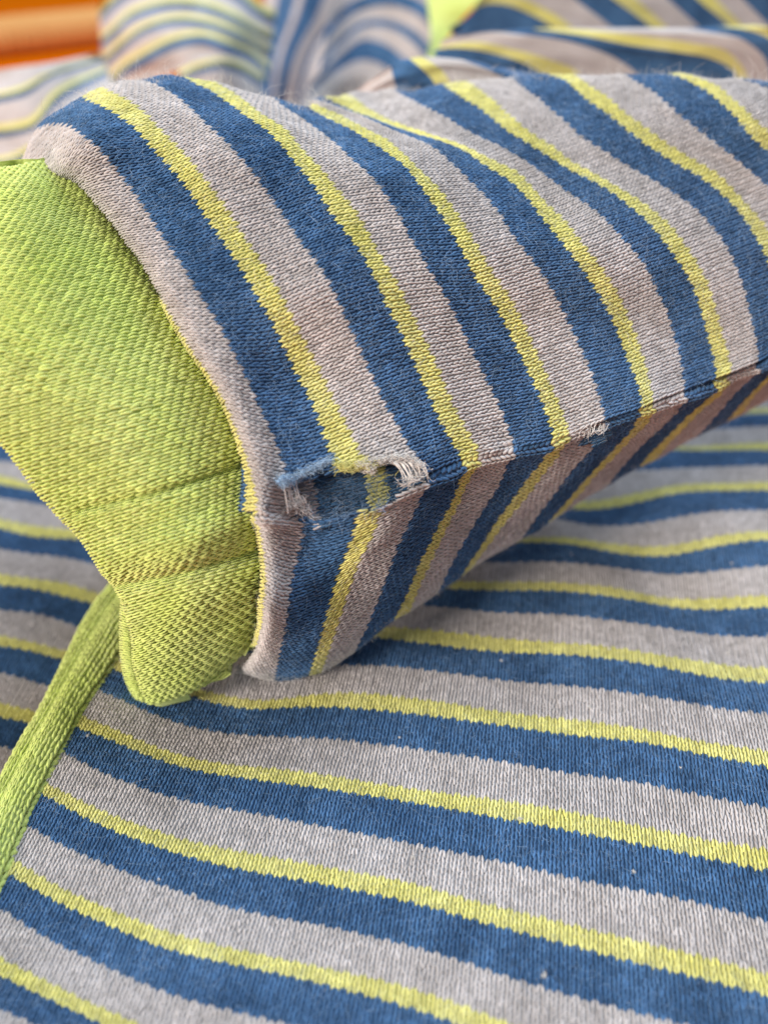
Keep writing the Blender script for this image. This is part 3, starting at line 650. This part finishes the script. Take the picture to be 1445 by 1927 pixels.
# pale threads pulled out at the right end of the hole
for i in range(11):
    x0=728+6.0*i+RNG.normal(0,2);x1=762+4.2*i+RNG.normal(0,3)
    L=[(x0,858+1.2*i,-0.25),((x0+x1)/2+RNG.normal(0,3),876+RNG.normal(0,3),-0.7),(x1,897+RNG.normal(0,5),-0.2)]
    part('frayed_thread',strands([L],0.105),M['W'],sleeve)
for i in range(5):
    x0=534+5*i+RNG.normal(0,1.5)
    L=[(x0,905+RNG.normal(0,4),-0.2),(x0+4+RNG.normal(0,2),932,-0.45),(x0+10+2*i,964+RNG.normal(0,5),-0.1)]
    part('frayed_thread',strands([L],0.10),M['G'],sleeve)
for i in range(26):
    x0=RNG.uniform(585,765);y0=RNG.uniform(893,950);a=RNG.uniform(0,6.28);l=RNG.uniform(8,22)
    L=[(x0,y0,1.1),(x0+l*math.cos(a),y0+l*math.sin(a)*.6,0.5+RNG.uniform(-.3,.4)),(x0+l*math.cos(a)+RNG.normal(0,9),y0+l*math.sin(a)+RNG.normal(0,7),1.1)]
    part('loose_thread',strands([L],0.045),M['Y' if 705<x0<745 else ('D' if i%4==0 else 'T')],sleeve)
for i in range(12):
    x=1098+3.4*i+RNG.normal(0,2);q=RNG.normal(0,4)
    part('frayed_thread',strands([[(x+3+q,804-0.8*i+RNG.normal(0,2),-0.5),(x+1+RNG.normal(0,3),813-0.6*i,-0.8),(x-2-q,824-0.8*i+RNG.normal(0,2),-0.45)]],0.04),M['W'],sleeve)
part('felted_edge',felt([(1100,822),(1120,812),(1138,802)],28,0.25,1.4,0.02,-0.5),M['W'],sleeve,'pale fluff over the small worn hole',True)
part('felted_edge',felt([(632,878),(660,879),(700,872)],240,0.26,1.4,0.035,-0.4),M['Y'],sleeve,'felted lime fibres on the upper lip of the hole',True)
part('felted_edge',felt([(676,876),(715,867),(745,862),(775,866),(796,880)],380,0.20,1.2,0.032,-0.6),M['W'],sleeve,'felted pale fibres on the upper lip of the hole',True)
part('felted_edge',felt([(690,881),(700,884)],90,0.22,1.0,0.035,-0.3),M['W'],sleeve,None,True)
part('felted_edge',felt([(530,906),(542,905)],420,0.24,0.95,0.04,-0.9),M['F'],sleeve,'light blue fluff ball caught at the hole edge',True)
part('felted_edge',felt([(545,906),(572,890),(600,876),(622,864)],230,0.22,1.5,0.024,-0.6),M['F'],sleeve,None,True)
part('felted_edge',felt([(575,970),(620,974),(680,962),(740,940)],60,0.3,2.4,0.022,-0.05),M['D'],sleeve,None,True)
part('felted_edge',felt([(760,905),(785,898),(800,888)],70,0.35,1.6,0.03,-0.3),M['W'],sleeve,None,True)
part('felted_edge',felt([(545,955),(560,945),(572,962)],160,0.4,1.8,0.03,-0.2),M['G'],sleeve,None,True)
part('felted_edge',felt([(585,925),(640,930),(700,920),(740,905)],110,0.8,4.0,0.022,1.2),M['T'],sleeve,'loose blue fibres inside the hole',True)

# ------------------------------------------------------------------ surface fuzz
def fuzz(name,sh,n,keep,parent,mat,lens,stand,rad,pick,label=None,curl=0.5):
    u=RNG.uniform(sh.u0+.5,sh.u0+sh.nu-1,n);v=RNG.uniform(.5,sh.nv-1,n)
    m=pick(u,v);u=u[m];v=v[m]
    P,N=sh.at(u,v,np.full(len(u),0.12));m=keep(P,u,v);P=P[m];N=N[m];k=len(P)
    if k<3: return
    vf=hairs(P,N,RNG.uniform(*lens,k),np.clip(RNG.uniform(*stand,k),0,1),rad*RNG.uniform(.6,1.3,k),curl)
    part(name,vf,mat,parent,label,True)
def kind_at(names,uk):
    def f(u,which):
        i=np.clip(np.searchsorted(uk,u,side='right')-1,0,len(names)-2)
        return np.isin(np.array([n[0] for n in names])[i],list(which))
    return f
ka=kind_at(nu_,uku);kb=kind_at(nl_,ukl);kp=kind_at(kd+['G'],ukp)
fuzz('surface_fuzz',S_up,19000,ku,sleeve,M['S'],(0.5,2.2),(0.02,0.30),0.018,lambda u,v:ka(u,'B'),'pale blue fuzz on the blue stripes')
fuzz('surface_fuzz',S_up,7000,ku,sleeve,M['W'],(0.5,1.9),(0.02,0.28),0.016,lambda u,v:ka(u,'GY'),'pale fuzz on the grey and lime stripes')
tuft=lambda u:RNG.uniform(size=len(u))<np.clip(0.45+0.35*np.sin(u*1.3+1)+0.35*np.sin(u*0.61)+0.3*np.sin(u*3.1),0.06,1)
cr=lambda a,b:(lambda u,v:tuft(u)&(v*PITCHV>np.interp(u,uku,visu)-a)&(v*PITCHV<np.interp(u,uku,visu)+b))
fuzz('crest_fuzz',S_up,22000,ku,sleeve,M['W'],(0.4,1.5),(0.5,1.0),0.026,cr(6,4),'short fibres standing up along the crest of the sleeve',0.35)
fuzz('crest_fuzz',S_up,5200,ku,sleeve,M['W'],(1.2,3.6),(0.7,1.0),0.028,cr(4,3),'long stray hairs along the crest of the sleeve',0.6)
fuzz('surface_fuzz',S_lo,6000,kl,sleeve,M['S'],(0.6,2.2),(0.03,0.35),0.016,lambda u,v:kb(u,'B'))
fuzz('surface_fuzz',S_lo,5000,kl,sleeve,M['W'],(0.6,2.0),(0.03,0.35),0.016,lambda u,v:kb(u,'GY'))
cl_=lambda u,v:(v*PITCHV>np.interp(u,ukl,visl)-4)
fuzz('crest_fuzz',S_lo,5000,kl,sleeve,M['W'],(0.4,1.2),(0.4,1.0),0.02,cl_)
fuzz('surface_fuzz',S_pr,26000,keep_pr,front,M['S'],(0.6,2.4),(0.02,0.25),0.016,lambda u,v:kp(u,'B'),'pale blue fuzz on the blue stripes')
fuzz('surface_fuzz',S_pr,6000,keep_pr,front,M['W'],(0.5,1.8),(0.02,0.25),0.014,lambda u,v:kp(u,'GY'))
fuzz('surface_fuzz',S_cu,2000,allk,cuff,M['C'],(0.4,1.3),(0.2,0.9),0.012,lambda u,v:v>-1,'short lime fuzz on the cuff')
# lint specks on the front panel
u=RNG.uniform(2,S_pr.nu-2,300);v=RNG.uniform(2,S_pr.nv-2,300);P,N=S_pr.at(u,v,np.full(300,.3));m=keep_pr(P,u,v);P=P[m][:40];N=N[m][:40]
vf=[]
for p,nn in zip(P,N):
    c=int(RNG.integers(25,60));s=RNG.choice([.08,.12,.16,.3],p=[.4,.3,.2,.1])
    B=p+nn*0.1+RNG.normal(size=(c,3))*s*np.array([1,1,.4]);d=RNG.normal(size=(c,3));d/=np.linalg.norm(d,axis=-1,keepdims=True);e=np.cross(d,RNG.normal(size=(c,3)))
    t=np.linspace(-.5,.5,5)[None,:,None];vf.append(tubes(B[:,None]+s*1.1*(t*d[:,None]+(t**2-.1)*e[:,None]),np.full((c,5),.022)))
part('lint',merge(vf),M['W'],front,'pale lint specks on the front panel',True)

# ------------------------------------------------------------------ out-of-focus rest of the hoodie behind the sleeve
def bg_sheet(name,curves,kinds,depth,label,n=44,skirt='end'):
    C=[]
    for c in curves:
        p=dense(c,n);C.append(unproj(p[:,0],p[:,1],depth(p)))
    C=np.array(C);uk=[0]
    for k in kinds: uk.append(uk[-1]+NC.get(k,7))
    G=hermite(np.array(uk,float),C,np.arange(0,uk[-1]*2+1)/2.0)
    nse=RNG.normal(size=G.shape[:2]);nse=smooth1(smooth1(nse,4,0),4,1);nse/=nse.std()
    r=G-np.array([0,0,CAMZ]);r/=np.linalg.norm(r,axis=-1,keepdims=True)
    G=G+r*(0.5*nse)[...,None]
    Bk=G+r*1.2;V=[Bk.reshape(-1,3)];F=[quads(*G.shape[:2])]
    if skirt:
        ring=Bk[:,-1] if skirt=='end' else Bk[0]
        dn=ring.copy();dn[:,2]=1.0;dn[:,1]+=3
        k=len(ring);o=len(V[0]);V+=[ring,dn];i=np.arange(k-1)
        F.append(np.stack([o+i,o+i+1,o+k+i+1,o+k+i],-1))
    o=new_mesh(name,np.concatenate(V),np.concatenate(F),M['G'],hoodie);o['label']=label
    bpy.context.view_layer.update()
    for k,c in enumerate(kinds):
        g=G[uk[k]*2:uk[k+1]*2+1]
        new_mesh({'C':'lime_trim'}.get(c) or CNAME[c],g.reshape(-1,3),quads(*g.shape[:2]),M[c],o)
    fz=G.reshape(-1,3)
    return o
def crest(base,line,R):
    return lambda p:TPS(base)(p)-dome(seg_dist(p,line)*0.1,R) if len(base)>3 else None
R0c=[(648,184),(690,155),(735,122),(770,108),(800,105),(870,110),(930,120),(1010,140),(1060,150)]
bg_sheet('sleeve_fold',[[(648,185),(654,195),(660,210)],[(735,123),(740,145),(748,175)],[(770,109),(795,130),(815,152),(825,175)],[(795,106),(830,130),(845,150),(855,175)],[(870,111),(930,136),(960,155),(980,178)],[(930,121),(1010,146),(1030,160),(1045,178)]],
 ['G','B','Y','G','B'],crest([(650,195,165),(740,165,161),(850,160,161),(1000,165,163),(900,115,157)],R0c,5),'low striped fold just behind the sleeve crest')
R1c=[(812,98),(828,84),(850,67),(880,57),(930,54),(1000,52),(1100,51),(1290,50),(1420,45),(1530,48)]
bg_sheet('sleeve_fold',[[(815,98),(822,106),(850,122),(900,143),(940,170)],[(822,92),(850,89),(890,92),(940,103),(990,120),(1020,140),(1035,170)],[(828,86),(860,80),(900,78),(960,90),(1030,110),(1090,138),(1105,170)],[(850,68),(880,60),(930,58),(965,62),(1080,80),(1170,116),(1200,140),(1212,170)],[(1000,53),(1040,58),(1090,65),(1180,83),(1280,98),(1340,110),(1380,132),(1395,170)],[(1040,52),(1100,55),(1200,66),(1300,80),(1370,97),(1400,130),(1415,170)],[(1290,51),(1330,58),(1400,75),(1440,110),(1455,170)],[(1350,49),(1400,54),(1445,70),(1480,110),(1492,170)],[(1420,46),(1460,54),(1500,80),(1520,110),(1530,170)]],
 ['B','Y','G','B','Y','G','B','Y'],crest([(815,110,189),(900,120,190.5),(1000,90,187),(1100,140,192),(1200,80,186),(1300,120,190),(1450,110,189),(1500,60,184),(900,60,184)],R1c,4),'long rounded striped fold behind the sleeve')
bg_sheet('sleeve_fold',[[(846,52),(854,66),(862,92)],[(885,25),(905,10),(950,8),(990,22),(1041,52),(1070,90)],[(905,-5),(930,-14),(970,-8),(1010,8),(1078,52),(1110,90)],[(1010,-60),(1085,0),(1150,50),(1190,90)],[(1080,-60),(1158,0),(1225,50),(1265,90)],[(1125,-60),(1200,0),(1255,50),(1295,90)],[(1190,-60),(1260,0),(1315,50),(1355,90)],[(1250,-60),(1315,0),(1375,50),(1415,90)],[(1285,-60),(1350,0),(1400,50),(1440,90)],[(1340,-60),(1400,0),(1450,50),(1490,90)],[(1400,-60),(1460,0),(1510,50),(1550,90)]],
 ['B','Y','G','B','Y','G','B','Y','G','B'],lambda p:216+0.12*(p[:,1]-20)+0*p[:,0],'striped cloth rising behind the long fold')
bg_sheet('hood_trim',[[(800,-30),(806,20),(810,60),(806,100),(795,140)],[(925,-30),(898,4),(868,36),(840,76),(812,130)]],['C'],lambda p:262-0.1*(p[:,1]-40)+6*np.cos((p[:,0]-840)/25),'pale lime trim on the hood edge')
bg_sheet('hood',[[(a,-40),(a*.7+b*.3,30),(a*.3+b*.7,95),(b,200)] for a,b in ((500,476),(528,488),(566,506),(580,514),(622,532),(652,550),(664,560),(706,596),(750,640))],['G','B','G','B','G','B','G','B'],
 lambda p:400+5*np.cos((p[:,0]+0.4*p[:,1]-500)/23.0)+0.02*(p[:,1]-60),'shaded striped folds inside the hood')
bg_sheet('hood',[[(560,215),(640,165),(690,150),(720,170),(745,200),(765,240)],[(575,180),(640,128),(684,112),(715,120),(750,150),(775,190),(790,240)],[(590,150),(640,104),(682,74),(720,80),(762,110),(795,150),(815,220)],[(600,135),(642,84),(686,50),(732,52),(778,80),(810,120),(840,200)],[(605,110),(646,66),(690,38),(736,38),(786,62),(816,95),(850,180)],[(610,80),(652,32),(700,12),(750,12),(797,35),(819,60),(860,160)],[(615,50),(656,6),(710,-15),(762,-12),(806,10),(822,30)],[(620,20),(660,-30),(716,-45),(772,-40),(816,-15),(828,5)]],
 ['G','B','G','B','G','B','G'],lambda p:350+0.06*(p[:,1]-60)-0.0012*(p[:,0]-720)**2,'curled striped edge of the hood',skirt='first')
ARC=[[(300,215),(380,182),(415,176),(455,184),(492,210)],
 [(330,155),(380,138),(412,130),(450,138),(494,164)],[(335,143),(380,124),(412,117),(450,124),(496,150)],[(335,132),(380,114),(412,108),(452,115),(498,142)],
 [(195,195),(217,157),(280,117),(329,92),(379,84),(429,98),(475,118),(504,142)],[(195,178),(215,143),(278,98),(329,74),(379,66),(430,81),(478,103),(506,130)],[(195,165),(213,130),(276,86),(329,63),(379,56),(432,71),(480,93),(507,120)],
 [(196,125),(228,97),(267,67),(305,52),(342,47),(392,54),(450,75),(508,108)],[(194,112),(224,85),(264,55),(305,39),(342,34),(394,41),(453,63),(510,96)],[(193,104),(220,76),(262,46),(305,30),(342,25),(396,32),(455,54),(511,88)],
 [(191,90),(220,66),(242,43),(280,26),(329,16),(379,21),(432,40),(480,65),(512,80)],[(190,74),(217,52),(240,30),(280,12),(329,3),(381,8),(436,28),(484,55),(513,70)],[(189,64),(214,43),(238,20),(280,2),(329,-7),(383,-2),(439,18),(486,47),(514,60)],
 [(188,42),(212,18),(240,-3),(285,-20),(330,-28),(385,-22),(445,0),(490,33),(515,45)],[(187,27),(210,3),(238,-18),(285,-36),(330,-44),(387,-38),(448,-14),(492,20),(516,32)],[(186,12),(208,-10),(237,-30),(285,-50),(330,-58),(388,-50),(450,-28),(494,8),(517,18)]]
bn_=TPS([(190,120,292),(222,50,280),(300,60,264),(350,25,270),(350,110,256),(420,125,254),(450,60,270),(508,100,296),(500,160,280),(300,190,254),(350,-55,292),(515,20,308),(190,15,300),(200,190,285)])
bg_sheet('hood',ARC,['G','B','Y','G','B','Y','G','B','Y','G','B','Y','G','B','Y'],lambda p:300+(bn_(p)-270)*0.75+0.10*(p[:,1]-60),'rounded striped mound of the hood catching window light',skirt='first')
Q=[[(-60,350),(40,342),(100,310),(160,260),(240,215)],[(-60,322),(30,312),(75,290),(135,235),(228,185)],[(-60,305),(25,298),(68,275),(126,220),(218,170)],[(-60,296),(25,288),(64,266),(120,210),(212,162)],
 [(-60,258),(20,256),(60,245),(112,192),(206,140)],[(-60,246),(20,243),(56,235),(106,180),(203,130)],[(-60,236),(20,230),(53,222),(102,170),(200,124)],
 [(-60,200),(10,190),(48,180),(92,150),(196,112)],[(-60,185),(8,178),(44,168),(88,143),(194,108)],[(-60,178),(8,170),(42,160),(85,138),(192,105)],[(-60,142),(0,130),(40,124),(82,119),(190,98)]]
bg_sheet('sleeve_fold',Q,['G','B','Y','G','B','Y','G','B','Y','G'],TPS([(-60,340,257),(100,300,256),(220,200,264),(-60,150,255),(0,135,255),(90,120,259),(190,102,280),(20,245,255),(100,180,257),(60,200,254)]),'pale striped fold slumped on the table beyond the cuff',skirt='first')

# unseen hoodie cloth added under the folds to stop the table's orange bounce
bp=empty('bounce_blocker',(0,0.3,0.005));bp.parent=hoodie;bp.matrix_parent_inverse=hoodie.matrix_world.inverted();bp['label']='unseen striped hoodie cloth added under the folds to block orange bounce'
bpy.context.view_layer.update()
yy=150.0;q=0
while yy<415:
    c='GBY'[q%3];wd=WID[c];xs=np.linspace(-55,430,40);ys=np.array([yy,yy+wd/2,yy+wd])
    X,Y=np.meshgrid(xs,ys,indexing='ij');Z=2.2+0.6*np.sin(X*0.06)+0.5*np.sin(Y*0.09+X*0.02)
    new_mesh(CNAME[c],np.stack([X,Y,Z],-1).reshape(-1,3),quads(40,3),M[c],bp);yy+=wd;q+=1

# ------------------------------------------------------------------ table and woven tray beyond
def wood(name,c1,c2):
    m=bpy.data.materials.new(name);m.use_nodes=True;nt=m.node_tree;N=nt.nodes;L=nt.links;b=N['Principled BSDF']
    tc=N.new('ShaderNodeTexCoord');mp=N.new('ShaderNodeMapping');mp.inputs['Scale'].default_value=(2.0,14.0,2.0);L.new(tc.outputs['Object'],mp.inputs['Vector'])
    n=N.new('ShaderNodeTexNoise');n.inputs['Scale'].default_value=6;n.inputs['Detail'].default_value=5;L.new(mp.outputs['Vector'],n.inputs['Vector'])
    mx=N.new('ShaderNodeMix');mx.data_type='RGBA';mx.inputs['A'].default_value=(*c1,1);mx.inputs['B'].default_value=(*c2,1)
    L.new(n.outputs['Fac'],mx.inputs['Factor']);L.new(mx.outputs['Result'],b.inputs['Base Color']);b.inputs['Roughness'].default_value=0.6
    b.inputs['Specular IOR Level'].default_value=0.0
    return m
s=1800
tab=new_mesh('table',np.array([(-s,-600,0),(s,-600,0),(s,3000,0),(-s,3000,0),(-s,-600,-30),(s,-600,-30),(s,3000,-30),(-s,3000,-30)],float),
  np.array([(0,1,2,3),(4,7,6,5),(0,4,5,1),(1,5,6,2),(2,6,7,3),(3,7,4,0)]),wood('orange_wood',(0.54,0.11,0.0015),(0.66,0.155,0.003)),None,smooth=False)
tab['kind']='structure'
cane=wood('pale_cane',(0.66,0.36,0.13),(0.78,0.46,0.19))
# a rolled-up woven mat lying on the table beyond
ra=np.array([-430.,545.,13.]);rb=np.array([-170.,760.,13.]);mat_roll=empty('rolled_mat',(ra[0]*MM,ra[1]*MM,0))
mat_roll['label']='tan rolled woven mat lying on the orange table beyond the hoodie';mat_roll['category']='mat'
ax=(rb-ra)/np.linalg.norm(rb-ra);e1=np.array([0,0,1.]);e2=np.cross(ax,e1)
nst=56;th=np.linspace(0,2*np.pi,25)
for q in range(nst):
    t0=q/nst;t1=(q+0.86)/nst;r0=12.6+0.35*(q%2)
    ringp=[]
    for t,rr_ in ((t0,r0-1.2),(t0+.15/nst,r0),(t1-.15/nst,r0),(t1,r0-1.2)):
        c=ra+(rb-ra)*t;ringp.append(c+rr_*(np.cos(th)[:-1,None]*e1+np.sin(th)[:-1,None]*e2))
    V=np.array(ringp);i=np.arange(3)[:,None];j=np.arange(24)[None];F=np.stack(np.broadcast_arrays(i*24+j,(i+1)*24+j,(i+1)*24+(j+1)%24,i*24+(j+1)%24),-1).reshape(-1,4)
    new_mesh('cane_strip',V.reshape(-1,3),F,cane,mat_roll)
core=tubes(np.array([[ra+(rb-ra)*t for t in np.linspace(0,1,8)]]),np.full((1,8),11.6),20)
new_mesh('roll_core',*core,cane,mat_roll)
